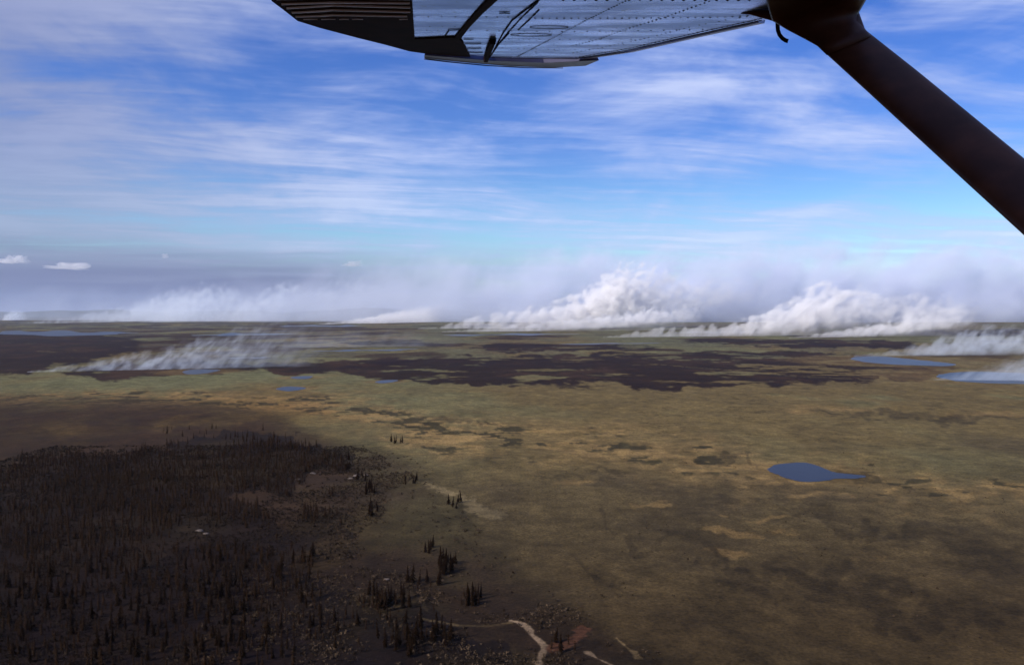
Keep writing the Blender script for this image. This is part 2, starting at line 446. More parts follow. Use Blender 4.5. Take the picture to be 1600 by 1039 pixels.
ca.data.foreach_set('color', np.concatenate([gcol, np.ones((len(gcol), 1))], 1).astype(np.float32).ravel())
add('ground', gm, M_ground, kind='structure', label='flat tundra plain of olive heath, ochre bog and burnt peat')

# ponds
for lab, wp, c, r in POND_W:
    me = bpy.data.meshes.new('pond')
    zz = 0.25 if np.hypot(*c) < 3000 else 0.6
    me.from_pydata([(x - c[0], y - c[1], 0) for x, y in wp], [], [list(range(len(wp)))])
    me.update()
    if me.polygons[0].normal.z < 0: me.flip_normals()
    add('pond', me, M_water, loc=(c[0], c[1], zz), label=lab, kind='structure')

# far hills
def hills(name, Yc, prof, depth, seed, lab):
    xs = np.linspace(-Yc * 0.95, Yc * 0.95, 500)
    vs = np.linspace(0, 1, 14)
    XX, VV = np.meshgrid(xs, vs)
    pxx = 800 + F * xs / Yc
    top = np.interp(pxx, [p[0] for p in prof], [p[1] for p in prof]) * Yc / F
    top = top * 0.36 * (1 + 0.16 * fbm(xs / 1800, xs * 0 + seed, seed, 5, 0.6))
    ZZ = top[None, :] * np.sin(VV * math.pi) ** 0.8 * (1 + 0.25 * fbm(XX / 1500, VV * 4, seed + 5, 4)) + ALT * 0 - 12
    YY = Yc + (VV - 0.5) * depth
    k = len(xs)
    ii, jj = np.meshgrid(np.arange(13), np.arange(k - 1), indexing='ij'); i0 = (ii * k + jj).ravel()
    me = mesh_np(name, np.stack([XX.ravel(), YY.ravel(), ZZ.ravel()], 1), np.stack([i0, i0 + 1, i0 + 1 + k, i0 + k], 1), True)
    add(name, me, M_hill, kind='structure', label=lab)
M_hill = principled('far_heath', (.045, .045, .032), 0.95, spec=0.05, var=0.4, vscale=0.0012)
hills('hills', 40000, [(-700, 20), (-100, 26), (40, 20), (90, 27), (170, 30), (215, 24), (260, 16), (300, 22), (345, 30), (400, 22), (450, 18), (520, 28), (570, 36), (640, 34), (690, 26), (780, 16), (900, 14), (1200, 18), (1500, 12), (2400, 24)], 7000, 3, 'faint blue hills along the hazy horizon')

# ------------------------------------------------------------------ vegetation
rng = random.Random(5)
M_needle = principled('spruce_needles', (.0150, .0080, .0040), 0.9, spec=0.02, var=0.45, vscale=0.9)
M_bark = principled('spruce_bark', (.03, .021, .016), 0.95, spec=0.1)
M_shrub, t, out = mat_new('shrub_leaves')
b = t.new('ShaderNodeBsdfPrincipled'); t.link(b.outputs[0], out.inputs[0])
b.inputs['Roughness'].default_value = 0.9; b.inputs['Specular IOR Level'].default_value = 0.1
pos = t.new('ShaderNodeNewGeometry').outputs['Position']
t.link(t.mix(t.math('MULTIPLY', t.smooth(t.noise(pos, 0.22, 4.0, 0.75), 0.40, 0.66), t.smooth(t.sep(pos)[0], -210.0, -60.0, 0.12, 1.0)), (.0085, .0046, .0026), (.092, .062, .037)), b.inputs['Base Color'])

def crown_mesh(seed, tiers, spikes, light=False):
    """ragged narrow cone of drooping boughs, unit height 1, radius given relative to height"""
    r = random.Random(seed); V = []; Fc = []
    for k in range(tiers):
        f = k / (tiers - 1)
        z = 0.06 + 0.90 * f
        rad = (0.15 * (1 - f) ** 0.8 + 0.012) * r.uniform(0.75, 1.2)
        if f < 0.1: rad *= 0.8
        off = r.uniform(0, 6.28)
        th = 0.17 * (1 - 0.45 * f)
        top = len(V); V.append((r.uniform(-.008, .008), r.uniform(-.008, .008), min(1.0, z + th)))
        ring = []
        for s in range(spikes):
            a = off + 6.2832 * s / spikes
            rr = rad * r.uniform(0.55, 1.25)
            a1, a2 = a - 3.1416 / spikes * 0.9, a + 3.1416 / spikes * 0.9
            i = len(V)
            V += [(rr * math.cos(a), rr * math.sin(a), z - 0.03 * r.uniform(0, 1.5)),
                  (0.45 * rr * math.cos(a1), 0.45 * rr * math.sin(a1), z + 0.025),
                  (0.45 * rr * math.cos(a2), 0.45 * rr * math.sin(a2), z + 0.025)]
            Fc += [(top, i + 1, i), (top, i, i + 2)]
            if not light: Fc += [(i + 1, i + 2, i)]
    return np.array(V), np.array(Fc)
def trunk_mesh():
    V = []; Fc = []
    for k, (z, r) in enumerate(((-0.03, .017), (0.35, .011), (0.93, .003))):
        for s in range(5):
            V.append((r * math.cos(s * 1.2566), r * math.sin(s * 1.2566), z))
    for k in range(2):
        for s in range(5):
            a = k * 5 + s; b_ = k * 5 + (s + 1) % 5
            Fc.append((a, b_, b_ + 5, a + 5))
    return np.array(V), np.array(Fc)
crowns = [mesh_np('crown', *crown_mesh(i, 11 + i % 3, 7)) for i in range(6)]
for m_ in crowns: m_.materials.append(M_needle)
trunk_me = mesh_np('trunk', *trunk_mesh()); trunk_me.materials.append(M_bark)

WOODS_DENSE = WOOD
CLUSTERS = [  # centre px, radii px, count, words for the label
 ((514, 714), (12, 6), 9), ((482, 722), (26, 7), 16), ((576, 766), (9, 10), 12), ((566, 748), (8, 5), 6), ((582, 800), (8, 8), 7),
 ((520, 772), (6, 4), 6), ((486, 806), (14, 12), 18), ((640, 752), (12, 6), 8), ((696, 884), (16, 14), 26), ((672, 862), (10, 8), 6), ((660, 912), (30, 8), 12),
 ((730, 935), (26, 12), 16), ((484, 878), (12, 10), 10), ((600, 940), (40, 16), 34), ((715, 790), (16, 8), 6), ((440, 700), (60, 8), 40), ((400, 690), (60, 6), 30), ((650, 1000), (60, 30), 40), ((330, 678), (90, 10), 16), ((620, 690), (14, 3), 5), ((880, 1008), (30, 14), 6)]
pts = []
def put(px, py, zone, h):
    g = ground_at(px, py)
    pts.append([g.x, g.y, zone, h])
def zone_of(px, py):
    if py > 905: return 'near'
    if px > 540: return 'open'
    return 'wood'
for (c_, r__, n_) in CLUSTERS:
    for _ in range(n_):
        a = rng.uniform(0, 6.283); q = math.sqrt(rng.random())
        px, py = c_[0] + r__[0] * q * math.cos(a), c_[1] + r__[1] * q * math.sin(a)
        put(px, py, zone_of(px, py), rng.uniform(4.5, 11.0))
# dense wood: jittered grid on the ground
gx, gy = np.meshgrid(np.arange(-760, 120, 4.3), np.arange(255, 960, 4.3))
gx = gx.ravel() + _rng.uniform(-3, 3, gx.size); gy = gy.ravel() + _rng.uniform(-3, 3, gy.size)
ppx, ppy = to_px(gx, gy, gx * 0)
wx_ = ppx + 34 * fbm(ppx / 60, np.log(np.maximum(ppy - 486, 1)) * 5.5, 21, 4, 0.6)
wy_ = ppy + 42 * np.clip((ppy - 490) / 300, .012, 1.5) * fbm(ppx / 55, np.log(np.maximum(ppy - 486, 1)) * 6.0, 22, 4, 0.6)
dens = fbm(gx / 70, gy / 70, 81, 3) + 0.25 - 0.5 * sstep(300, 560, ppx) * sstep(760, 860, ppy) + 0.2 * sstep(820, 740, ppy) - 0.55 * sstep(745, 690, ppy)
keep = inpoly(wx_, wy_, WOOD) & (_rng.rand(gx.size) < sstep(-0.25, 0.3, dens)) & (ppx > -60) & (ppy < 1075)
for x, y, a, b_ in zip(gx[keep], gy[keep], ppx[keep], ppy[keep]):
    pts.append([x, y, zone_of(a, b_), float(2.2 + 8.2 * rng.random() ** 1.8)])
pts = np.array([(p[0], p[1], {'near': 0, 'open': 1, 'wood': 2}[p[2]], p[3]) for p in pts])
hz = height(pts[:, 0], pts[:, 1])
ppx, ppy = to_px(pts[:, 0], pts[:, 1], hz)
size = pts[:, 3] / np.hypot(pts[:, 0], pts[:, 1])
inview = (ppx > 4) & (ppx < 1596) & (ppy < 1036)
score = np.where(inview, size, 0) + np.where((pts[:, 2] == 1) & inview, 0.02, 0)
order = np.argsort(-score)
single = order[:300]
def tree_label(px, py, zn, h):
    tall = 'tall' if h > 9.3 else ('short' if h < 6.6 else 'middling')
    if zn == 1:
        if py > 840: w_ = 'spruce in the lowest meadow cluster, nearest the sandy track'
        elif px > 690: w_ = 'spruce beside the pale sedge strip in the meadow'
        elif px > 620: w_ = 'spruce at the head of the meadow, above the pale sedge strip'
        else: w_ = 'spruce in the small cluster beside the pale boulders at the meadow edge'
        return tall + ' dark ' + w_, 'spruces scattered in the meadow'
    if zn == 0:
        if px > 790: w_ = 'spruce on the red soil beside the sandy track'
        elif px > 640: w_ = 'spruce in the shrubs just left of the sandy track'
        elif px > 480: w_ = 'spruce in the thicket at the near end of the meadow'
        elif px > 240: w_ = 'spruce in the near forest between the corner and the meadow'
        else: w_ = 'spruce in the darkest forest at the near left corner'
        return tall + ' dark ' + w_, 'spruces in the near forest'
    if px > 440: w_ = 'spruce at the ragged edge of the dense forest'
    else: w_ = 'spruce within the dense shaded forest'
    return tall + ' dark ' + w_, 'spruces in the dense forest'
proto = None
for k in single:
    x, y, zn, h = pts[k]
    root = bpy.data.objects.new('spruce_tree', None); COL.objects.link(root)
    root.empty_display_size = 0.5
    root.location = (x, y, hz[k]); root.rotation_euler = (rng.gauss(0, .05), rng.gauss(0, .05), rng.uniform(0, 6.28))
    wdt = rng.uniform(0.7, 1.6)
    root.scale = (h * wdt, h * wdt, h)
    root['label'], root['group'] = tree_label(ppx[k], ppy[k], int(zn), h); root['category'] = 'tree'
    add('crown', crowns[rng.randrange(6)], None, root)
    add('trunk', trunk_me, None, root)
rest = order[300:]
tv, tf = [], []
base_v = 0
lights = [crown_mesh(100 + i, 7, 5, True) for i in range(5)]
for k in rest:
    x, y, zn, h = pts[k]
    V, Fc = lights[rng.randrange(5)]
    a = rng.uniform(0, 6.28); ca_, sa_ = math.cos(a), math.sin(a); wdt = h * rng.uniform(0.95, 1.5)
    tv.append(np.stack([(V[:, 0] * ca_ - V[:, 1] * sa_) * wdt + x, (V[:, 0] * sa_ + V[:, 1] * ca_) * wdt + y, V[:, 2] * h + hz[k]], 1))
    tf.append(Fc + base_v); base_v += len(V)
add('spruce_forest', mesh_np('spruce_forest', np.concatenate(tv), np.concatenate(tf)), M_needle, kind='stuff',
    label='dense dark spruce forest covering the ground on the left', cat='forest')

# shrubs: thousands of small leafy mounds
ico = bmesh.new(); bmesh.ops.create_icosphere(ico, subdivisions=1, radius=1.0)
IV = np.array([v.co[:] for v in ico.verts]); IF = np.array([[v.index for v in f.verts] for f in ico.faces]); ico.free()
keepf = [f for f in IF if IV[f][:, 2].mean() > -0.4]
IF = np.array(keepf)
gx, gy = np.meshgrid(np.arange(-520, 420, 2.6), np.arange(262, 900, 2.6))
gx = gx.ravel() + _rng.uniform(-1.6, 1.6, gx.size); gy = gy.ravel() + _rng.uniform(-1.6, 1.6, gy.size)
ppx, ppy = to_px(gx, gy, gx * 0)
wx_ = ppx + 30 * fbm(ppx / 60, np.log(np.maximum(ppy - 486, 1)) * 5.5, 21, 3)
EDGE2 = [(-60,700),(300,690),(470,682),(560,700),(640,745),(600,770),(600,800),(560,840),(570,880),(640,905),(720,930),(800,935),(860,930),(930,960),(1000,985),(1060,1045),(1100,1120),(-60,1120)]
dn = fbm(gx / 26, gy / 26, 91, 3) + 0.35 * fbm(gx / 90, gy / 90, 92, 2)
keep = (inpoly(wx_, ppy, EDGE2) & (_rng.rand(gx.size) < sstep(-0.35, 0.25, dn))) | (inpoly(wx_, ppy, EDGE) & (_rng.rand(gx.size) < 0.06) & (ppy > 640)) | ((_rng.rand(gx.size) < 0.055 * sstep(0.0, 0.45, dn)) & (ppx > 560))
for pts_, wdh, col in TRACK_W[:5]:
    keep &= seg_dist(gx, gy, pts_) > wdh * 1.1
keep &= (ppx > -40) & (ppx < 1640) & (ppy < 1080) & (ppy > 640)
gx, gy = gx[keep], gy[keep]
hzs = height(gx, gy); nS = len(gx)
rad = _rng.uniform(0.6, 1.7, nS) * np.where(inpoly(to_px(gx, gy, gx * 0)[0], to_px(gx, gy, gx * 0)[1], EDGE), 1.0, 0.6); hh = rad * _rng.uniform(0.6, 1.25, nS)
NL = 15                          # loose leafy sprays through a low dome
dirs = _rng.normal(size=(nS, NL, 3)); dirs /= np.linalg.norm(dirs, axis=2, keepdims=True)
dirs[..., 2] = np.abs(dirs[..., 2]); rr_ = _rng.uniform(0.35, 1.0, (nS, NL, 1))
cen = dirs * rr_
tri = cen[:, :, None, :] + _rng.normal(size=(nS, NL, 3, 3)) * 0.27
SV = np.stack([tri[..., 0] * rad[:, None, None] + gx[:, None, None], tri[..., 1] * rad[:, None, None] + gy[:, None, None], np.maximum(tri[..., 2], -0.05) * hh[:, None, None] + hzs[:, None, None]], -1)
SF = np.arange(nS * NL * 3).reshape(-1, 3)
add('shrubs', mesh_np('shrubs', SV.reshape(-1, 3), SF), M_shrub, kind='stuff',
    label='low brown willow shrubs covering the ground between the trees', cat='shrubs')
print('trees', len(pts), 'shrubs', nS)

# pale boulders at the edge of the wood
M_rock = principled('pale_rock', (.10, .080, .068), 0.9, spec=0.05, var=0.3, vscale=1.5, bump=0.5, bscale=3)
ROCKS = [((556, 744), 2.6, 'pale boulder beside the small spruce cluster at the meadow edge'), ((548, 748), 2.0, 'low pale boulder just beside the boulder at the meadow edge'),
         ((489, 740), 2.2, 'pale boulder on the slope among the spruces'), ((466, 748), 1.8, 'small pale boulder in a forest clearing'),
         ((312, 830), 2.2, 'pale flat boulder in the dark forest clearing'), ((322, 834), 1.6, 'smaller pale boulder beside the flat one in the dark forest'),
         ((605, 905), 1.3, 'pale stone lying among the near shrubs'), ((572, 742), 1.7, 'pale stone behind the small spruce cluster')]
for i, ((px, py), s_, lab) in enumerate(ROCKS):
    bm = bmesh.new(); bmesh.ops.create_icosphere(bm, subdivisions=2, radius=1.0)
    rr = random.Random(i)
    o1 = Vector((rr.uniform(0, 50), rr.uniform(0, 50), 0))
    for v_ in bm.verts:
        n_ = fbm(np.array([v_.co.x * 1.3 + o1.x]), np.array([v_.co.y * 1.3 + v_.co.z * 1.7 + o1.y]), 5, 3)[0]
        v_.co *= (1 + 0.45 * n_)
        v_.co = Vector((v_.co.x * s_ * 1.3, v_.co.y * s_, max(v_.co.z, -0.4) * s_ * 0.5))
    me = bpy.data.meshes.new('boulder'); bm.to_mesh(me); bm.free()
    g = ground_at(px, py)
    add('boulder', me, M_rock, loc=(g.x, g.y, float(height(g.x, g.y)) + s_ * 0.2), label=lab, cat='boulder', group='pale boulders at the forest edge')

# ------------------------------------------------------------------ smoke
def plume(name, tip, end, tops, depth_k, dens, label, scale, A=0.45, soft=0.35, lean=0.6, col=(0.998, 0.987, 0.978), seed=0.0, wisp=0.0, billow=0.0, lift=0.0, bend=0.5, detail=4.0, step=None, group='smoke plumes rising from the fire fronts', aniso=-0.08, wmin=6.0):
    """tip,end: pixels of the fire line's ends on the ground. tops: (u, height px, density 0..1)"""
    g0 = ground_at(*tip); g1 = ground_at(*end)
    d = (g1 - g0); L = d.length; rot = math.atan2(d.y, d.x)
    us = np.linspace(0, 1, 28)
    dist = np.array([(g0 + d * u).y for u in us])
    tu = [p[0] for p in tops]
    T = np.interp(us, tu, [p[1] for p in tops]) * dist / F
    D = np.interp(us, tu, [p[2] for p in tops])
    W = np.maximum(T * depth_k, wmin)
    Tm, Wm = T.max(), W.max()
    m, t, out = mat_new('smoke')
    pv = t.new('ShaderNodeVolumePrincipled'); t.link(pv.outputs[0], out.inputs['Volume'])
    pv.inputs['Color'].default_value = (*col, 1); pv.inputs['Anisotropy'].default_value = aniso
    p = t.new('ShaderNodeTexCoord').outputs['Object']
    X, Y, Z = t.sep(p)
    u = t.math('DIVIDE', t.math('SUBTRACT', X, t.math('MULTIPLY', Z, bend)), L)
    rp = t.new('ShaderNodeValToRGB'); cr = rp.color_ramp; cr.interpolation = 'LINEAR'
    sel = np.linspace(0, 27, 24).round().astype(int)
    while len(cr.elements) > 1: cr.elements.remove(cr.elements[-1])
    for n_, i in enumerate(sel):
        e = cr.elements[0] if n_ == 0 else cr.elements.new(us[i])
        e.position = us[i]; e.color = (T[i] / Tm, W[i] / Wm, D[i], max(0.0, (us[i] - 0.25) / 0.75))
    t.link(u, rp.inputs[0])
    sp_ = t.new('ShaderNodeSeparateColor'); t.link(rp.outputs[0], sp_.inputs[0])
    tn = t.math('MAXIMUM', t.math('MULTIPLY', sp_.outputs[0], Tm), 0.5)
    wn = t.math('MAXIMUM', t.math('MULTIPLY', sp_.outputs[1], Wm), 0.5)
    zz = t.math('DIVIDE', Z, tn); yy = t.math('DIVIDE', Y, wn)
    q = t.math('SQRT', t.math('ADD', t.math('MULTIPLY', zz, zz), t.math('MULTIPLY', yy, yy)))
    sh = t.comb(t.math('SUBTRACT', X, t.math('MULTIPLY', Z, lean)), Y, Z)
    sh = t.vmath('ADD', t.vmath('SCALE', sh, s=1.0 / scale), (seed * 3.7, seed * 1.9, seed * 5.3))
    wv = t.vmath('SCALE', t.vmath('SUBTRACT', t.noise(sh, 0.6, 1.0, color=True), (.5, .5, .5)), s=0.8)
    n_ = t.noise(t.vmath('ADD', sh, wv), 1.0, detail, 0.58)
    fld = t.math('ADD', t.math('SUBTRACT', 1.0, q), t.math('MULTIPLY', t.math('SUBTRACT', n_, 0.5), 2.6 * A))
    if billow:
        vo = t.new('ShaderNodeTexVoronoi'); vo.feature = 'F1'
        t.link(t.vmath('ADD', sh, wv), vo.inputs['Vector']); vo.inputs['Scale'].default_value = 1.35
        vo.inputs['Detail'].default_value = 1.0; vo.inputs['Roughness'].default_value = 0.35; vo.inputs['Lacunarity'].default_value = 2.3
        fld = t.math('ADD', fld, t.math('MULTIPLY', t.math('SUBTRACT', 0.52, vo.outputs['Distance']), billow))
    fld = t.math('SUBTRACT', fld, t.math('MULTIPLY', t.math('MAXIMUM', t.math('SUBTRACT', q, 0.95), 0.0), 1.6))
    dn_ = t.smooth(fld, 0.0, soft)
    if wisp:
        shw = t.vmath('MULTIPLY', sh, (0.7, 0.85, 0.62))
        dn_ = t.math('MULTIPLY', dn_, t.smooth(t.noise(shw, 1.6, 3.0, 0.6), 0.5 - 0.16, 0.5 + 0.18, 1 - wisp, 1.0))
    if lift:
        edge_ = t.math('ADD', t.math('MULTIPLY', rp.outputs['Alpha'], lift), t.math('MULTIPLY', t.math('SUBTRACT', n_, 0.5), 0.35))
        dn_ = t.math('MULTIPLY', dn_, t.smooth(t.math('SUBTRACT', zz, edge_), -0.12, 0.12, 0.10, 1.0))
    dn_ = t.math('MULTIPLY', dn_, t.math('MULTIPLY', sp_.outputs[2], dens))
    t.link(dn_, pv.inputs['Density'])
    # hull
    K = 12; V = []; Fc = []
    for i, u_ in enumerate(us):
        for k in range(K + 1):
            a = math.pi * k / K
            z_ = 0.4 + math.sin(a) * (T[i] * 1.3 + 1)
            V.append((u_ * L + bend * z_, math.cos(a) * (W[i] * 1.3 + 1), z_))
    n1_ = K + 1
    for i in range(len(us) - 1):
        for k in range(K):
            a = i * n1_ + k; Fc.append((a, a + n1_, a + n1_ + 1, a + 1))
        Fc.append((i * n1_ + K, (i + 1) * n1_ + K, (i + 1) * n1_, i * n1_))
    me = bpy.data.meshes.new(name)
    me.from_pydata(V, [], Fc + [tuple(range(n1_)), tuple(reversed([(len(us) - 1) * n1_ + k for k in range(n1_)]))])
    bmm = bmesh.new(); bmm.from_mesh(me); bmesh.ops.recalc_face_normals(bmm, faces=bmm.faces); bmm.to_mesh(me); bmm.free()
    diag = max(L + bend * 1.3 * Tm, 2.6 * Wm, 1.3 * Tm)
    m.cycles.volume_step_rate = max(0.01, (step or scale * 0.33) / (diag / 10))
    o = add(name, me, m, label=label, cat='smoke', group=group)
    o.location = (g0.x, g0.y, float(max(height(g0.x, g0.y), height(g1.x, g1.y)))); o.rotation_euler.z = rot
    return o

# tip, end, (u, height px, density)
BLUE = (.86, .925, 1.0); PALEB = (.89, .94, 1.0)
plume('smoke_plume', (42, 582), (500, 572), [(0, 3, 1), (.06, 8, 1), (.18, 17, 1), (.35, 34, 1), (.5, 54, .62), (.65, 76, .34), (.8, 88, .16), (1, 96, 0)], 0.30, 0.042,
      'thin blue smoke trailing off the burnt strip in front of the dark marsh', 30, A=0.62, wisp=0.9, lean=0.75, seed=1, soft=0.75, col=BLUE)
plume('smoke_plume', (28, 507), (300, 501), [(0, 2, 1), (.15, 9, 1), (.35, 20, .9), (.5, 30, .8), (.7, 48, .7), (.85, 56, .5), (1, 58, 0)], 0.4, 0.0050,
      'low smoke rising along the far ridge at the picture edge, leftmost front', 150, A=0.65, wisp=0.75, lean=0.5, seed=2, soft=0.6, col=PALEB)
plume('smoke_plume', (215, 504), (400, 501), [(0, 3, .6), (.2, 34, .8), (.4, 66, .8), (.6, 62, .6), (.8, 50, .4), (1, 40, 0)], 0.45, 0.0042,
      'wispy smoke column in the middle of the far ridge', 150, A=0.7, wisp=0.8, lean=0.4, seed=3, soft=0.6, col=PALEB)
plume('smoke_plume', (320, 503), (600, 501), [(0, 3, .6), (.15, 40, .8), (.3, 72, .9), (.45, 58, .6), (.7, 80, .35), (1, 90, 0)], 0.45, 0.0042,
      'pale smoke column at the right end of the far ridge', 150, A=0.7, wisp=0.8, lean=0.35, seed=4, soft=0.6, col=PALEB)
plume('smoke_plume', (4, 501), (40, 500), [(0, 3, .4), (.3, 18, .8), (.6, 18, .7), (1, 12, 0)], 0.6, 0.004,
      'small isolated smoke puff at the far edge of the plain', 90, A=0.7, wisp=0.3, seed=5, soft=0.7, col=PALEB)
plume('smoke_plume', (498, 507.5), (700, 503), [(0, 1.5, 1), (.2, 8, 1), (.4, 16, 1), (.6, 24, .5), (1, 34, 0)], 0.5, 0.012,
      'low bright smoke streak beyond the far lake', 80, A=0.55, wisp=0.5, lean=1.2, seed=6)
plume('smoke_plume', (590, 503), (800, 501), [(0, 3, .5), (.2, 24, .7), (.4, 44, .6), (.7, 60, .4), (1, 70, 0)], 0.5, 0.004,
      'faint grey smoke column between the far ridge and the tall tower', 160, A=0.7, wisp=0.6, lean=0.8, seed=17, soft=0.7, col=PALEB)
plume('smoke_plume', (652, 514.5), (1180, 511), [(0, 1.5, 1), (.05, 6, 1), (.09, 15, 1), (.2, 28, 1), (.26, 36, 1), (.31, 45, 1), (.37, 54, 1), (.41, 66, 1), (.45, 96, 1), (.475, 110, 1), (.52, 112, .95), (.56, 104, .75), (.62, 92, .5), (.75, 84, .3), (1, 84, 0)], 0.36, 0.012,
      'tall billowing white smoke tower in the middle of the horizon', 120, A=0.6, lean=0.5, seed=7, soft=0.36, detail=2.0, billow=0.7, lift=0.55)
plume('smoke_plume', (690, 519), (1090, 515.5), [(0, 1.5, 1), (.2, 10, 1), (.4, 19, 1), (.6, 30, 1), (.8, 40, .7), (1, 44, 0)], 0.5, 0.014,
      'low white smoke front at the foot of the tall smoke tower', 84, A=0.46, lean=0.6, seed=8, soft=0.3, detail=2.0, billow=0.7, lift=0.4)
plume('smoke_plume', (942, 528), (1520, 522), [(0, 1.5, 1), (.06, 11, 1), (.14, 17, 1), (.24, 20, 1), (.32, 28, 1), (.37, 46, 1), (.43, 64, 1), (.47, 86, 1), (.51, 94, 1), (.57, 84, .85), (.66, 68, .7), (.82, 66, .45), (1, 66, 0)], 0.38, 0.015,
      'billowing white smoke bank rising behind the dark burnt strip', 98, A=0.58, lean=0.6, seed=9, soft=0.34, detail=2.0, billow=0.7, lift=0.45)
plume('smoke_plume', (1232, 528.5), (1520, 524), [(0, 1.5, 1), (.2, 10, 1), (.4, 24, 1), (.6, 38, .9), (.8, 46, .6), (1, 50, 0)], 0.5, 0.014,
      'second low white smoke front in front of the right smoke bank', 72, A=0.46, lean=0.8, seed=10, soft=0.3, detail=2.0, billow=0.7, lift=0.4)
plume('smoke_plume', (1334, 557), (1800, 553), [(0, 1.5, 1), (.08, 9, 1), (.16, 16, 1), (.24, 34, 1), (.34, 54, .9), (.55, 50, .8), (.75, 54, .7), (1, 60, 0)], 0.4, 0.017,
      'bluish-white smoke drifting from the lake shore beside the burnt ground', 44, A=0.5, lean=0.6, seed=11, wisp=0.5, soft=0.5, col=BLUE, billow=0.5, lift=0.3)
plume('smoke_plume', (1458, 594), (1820, 596), [(0, 2, 1), (.1, 15, 1), (.25, 34, .9), (.42, 54, .8), (.7, 58, .7), (1, 60, 0)], 0.4, 0.024,
      'low bluish smoke lying over the grey lake at the meadow edge', 30, A=0.6, lean=0.9, seed=12, wisp=0.6, soft=0.6, col=BLUE)
# drifted smoke behind the plumes
plume('smoke_bank', (180, 503), (2300, 503), [(0, 60, 0), (.06, 84, .05), (.14, 100, .16), (.22, 112, .36), (.32, 122, .65), (.42, 128, .95), (.5, 136, 1), (.6, 134, 1), (.7, 118, 1), (.85, 110, .8), (1, 96, 0)], 0.75, 0.0042,
      'broad pale bank of drifted smoke along the horizon behind the plumes', 620, A=0.7, soft=0.9, lean=0.3, seed=13, detail=3.5, step=190, group=None, col=(0.81, 0.85, 0.945))
plume('smoke_veil', (-500, 500.5), (900, 500.5), [(0, 44, .7), (.2, 46, .9), (.4, 56, 1), (.6, 70, 1), (.8, 80, .8), (1, 80, 0)], 0.8, 0.00065,
      'thin lavender smoke veil hiding the far hills behind the far ridge smoke', 700, A=0.5, soft=0.9, lean=0.3, seed=15, detail=2.0, step=260, group=None, col=(.80, .86, .97))
plume('smoke_haze_layer', (330, 545), (720, 541), [(0, 4, 0), (.2, 24, .6), (.5, 32, .8), (.8, 28, .5), (1, 24, 0)], 0.8, 0.0030,
      'thin blue smoke veil lying over the dark marsh', 90, A=0.55, soft=0.6, seed=14, wisp=0.7, group=None, col=BLUE)

# ------------------------------------------------------------------ small cumulus clouds beyond the haze
M_cloud, t, out = mat_new('cumulus')
pv = t.new('ShaderNodeVolumePrincipled'); t.link(pv.outputs[0], out.inputs['Volume'])
pv.inputs['Color'].default_value = (.99, .985, .99, 1); pv.inputs['Density'].default_value = 0.0019; pv.inputs['Anisotropy'].default_value = 0.3
for i, (px, py, wpx, hpx, lab) in enumerate([(20, 406, 44, 10, 'white cumulus cloud low over the horizon at the far picture edge'), (108, 416.5, 64, 7, 'long flat white cumulus cloud low in the sky over the far hills'),
                                         (551, 412.5, 28, 7, 'small bright cumulus cloud alone above the far smoke'), (258, 400, 14, 6, 'tiny white cloud puff above the lavender haze layer')]):
    Yc = 42000.0; k_ = Yc / F
    bm = bmesh.new(); bmesh.ops.create_icosphere(bm, subdivisions=5, radius=1.0)
    co = np.array([v_.co[:] for v_ in bm.verts])
    n_ = fbm(co[:, 0] * 3.4 + i * 9, co[:, 2] * 1.2 + co[:, 1] * 1.3, 7 + i, 4, 0.55)
    for v_, q in zip(bm.verts, n_):
        c_ = v_.co * (1 + (0.6 if wpx < 20 else 1.1) * q)
        z_ = c_.z if c_.z > 0 else c_.z * 0.25
        v_.co = Vector((c_.x * wpx * 0.46 * k_, c_.y * wpx * 0.3 * k_, z_ * hpx * 0.9 * k_))
    me = bpy.data.meshes.new('cumulus_cloud'); bm.to_mesh(me); bm.free()
    for p_ in me.polygons: p_.use_smooth = True
    pos_ = at_depth(px, py + hpx * 0.35, Yc)
    add('cumulus_cloud', me, M_cloud, loc=pos_, label=lab, cat='cloud', group='small clouds above the horizon')

# ------------------------------------------------------------------ haze
M_haze, t, out = mat_new('haze')
pv = t.new('ShaderNodeVolumePrincipled'); t.link(pv.outputs[0], out.inputs['Volume'])
pv.inputs['Color'].default_value = (.62, .76, .99, 1); pv.inputs['Density'].default_value = 0.0000085; pv.inputs['Anisotropy'].default_value = 0.2
bm = bmesh.new(); bmesh.ops.create_cube(bm, size=1.0)
for v_ in bm.verts: v_.co = Vector((v_.co.x * 124000, v_.co.y * 124000, -40 if v_.co.z < 0 else 1560))
me = bpy.data.meshes.new('haze'); bm.to_mesh(me); bm.free()
add('haze', me, M_haze, kind='stuff', label='thin blue summer haze over the whole plain')

# ------------------------------------------------------------------ the aircraft: wing underside and strut
plane = bpy.data.objects.new('light_aircraft', None); COL.objects.link(plane)
plane.location = (0, 0, ALT); plane.empty_display_size = 0.3
plane['label'] = 'wing and dark strut of the light aircraft carrying the viewer'; plane['category'] = 'aircraft'
Z0, TB = 0.5, 0.20
def wp(px, py, off=0.0):
    """point on the wing's underside (rel. camera) seen at this pixel; off metres below the skin"""
    d = ray(px, py)
    t_ = Z0 / (d.z - TB * d.y)
    n_ = Vector((0, TB, -1)).normalized()
    return d * t_ + n_ * off
WN = Vector((0, TB, -1)).normalized()
M_skin = principled('wing_skin', (.11, .29, .84), 0.25, metal=0.85, bump=0.06, bscale=6)
t = NT(M_skin.node_tree)
bs_ = [n for n in t.n if n.type == 'BSDF_PRINCIPLED'][0]
g_ = t.new('ShaderNodeTexCoord').outputs['Object']
st_ = t.noise(t.vmath('MULTIPLY', g_, (2.2, 9.0, 2.0)), 1.0, 5.0, 0.65)
sm_ = t.noise(g_, 26.0, 4.0, 0.7)
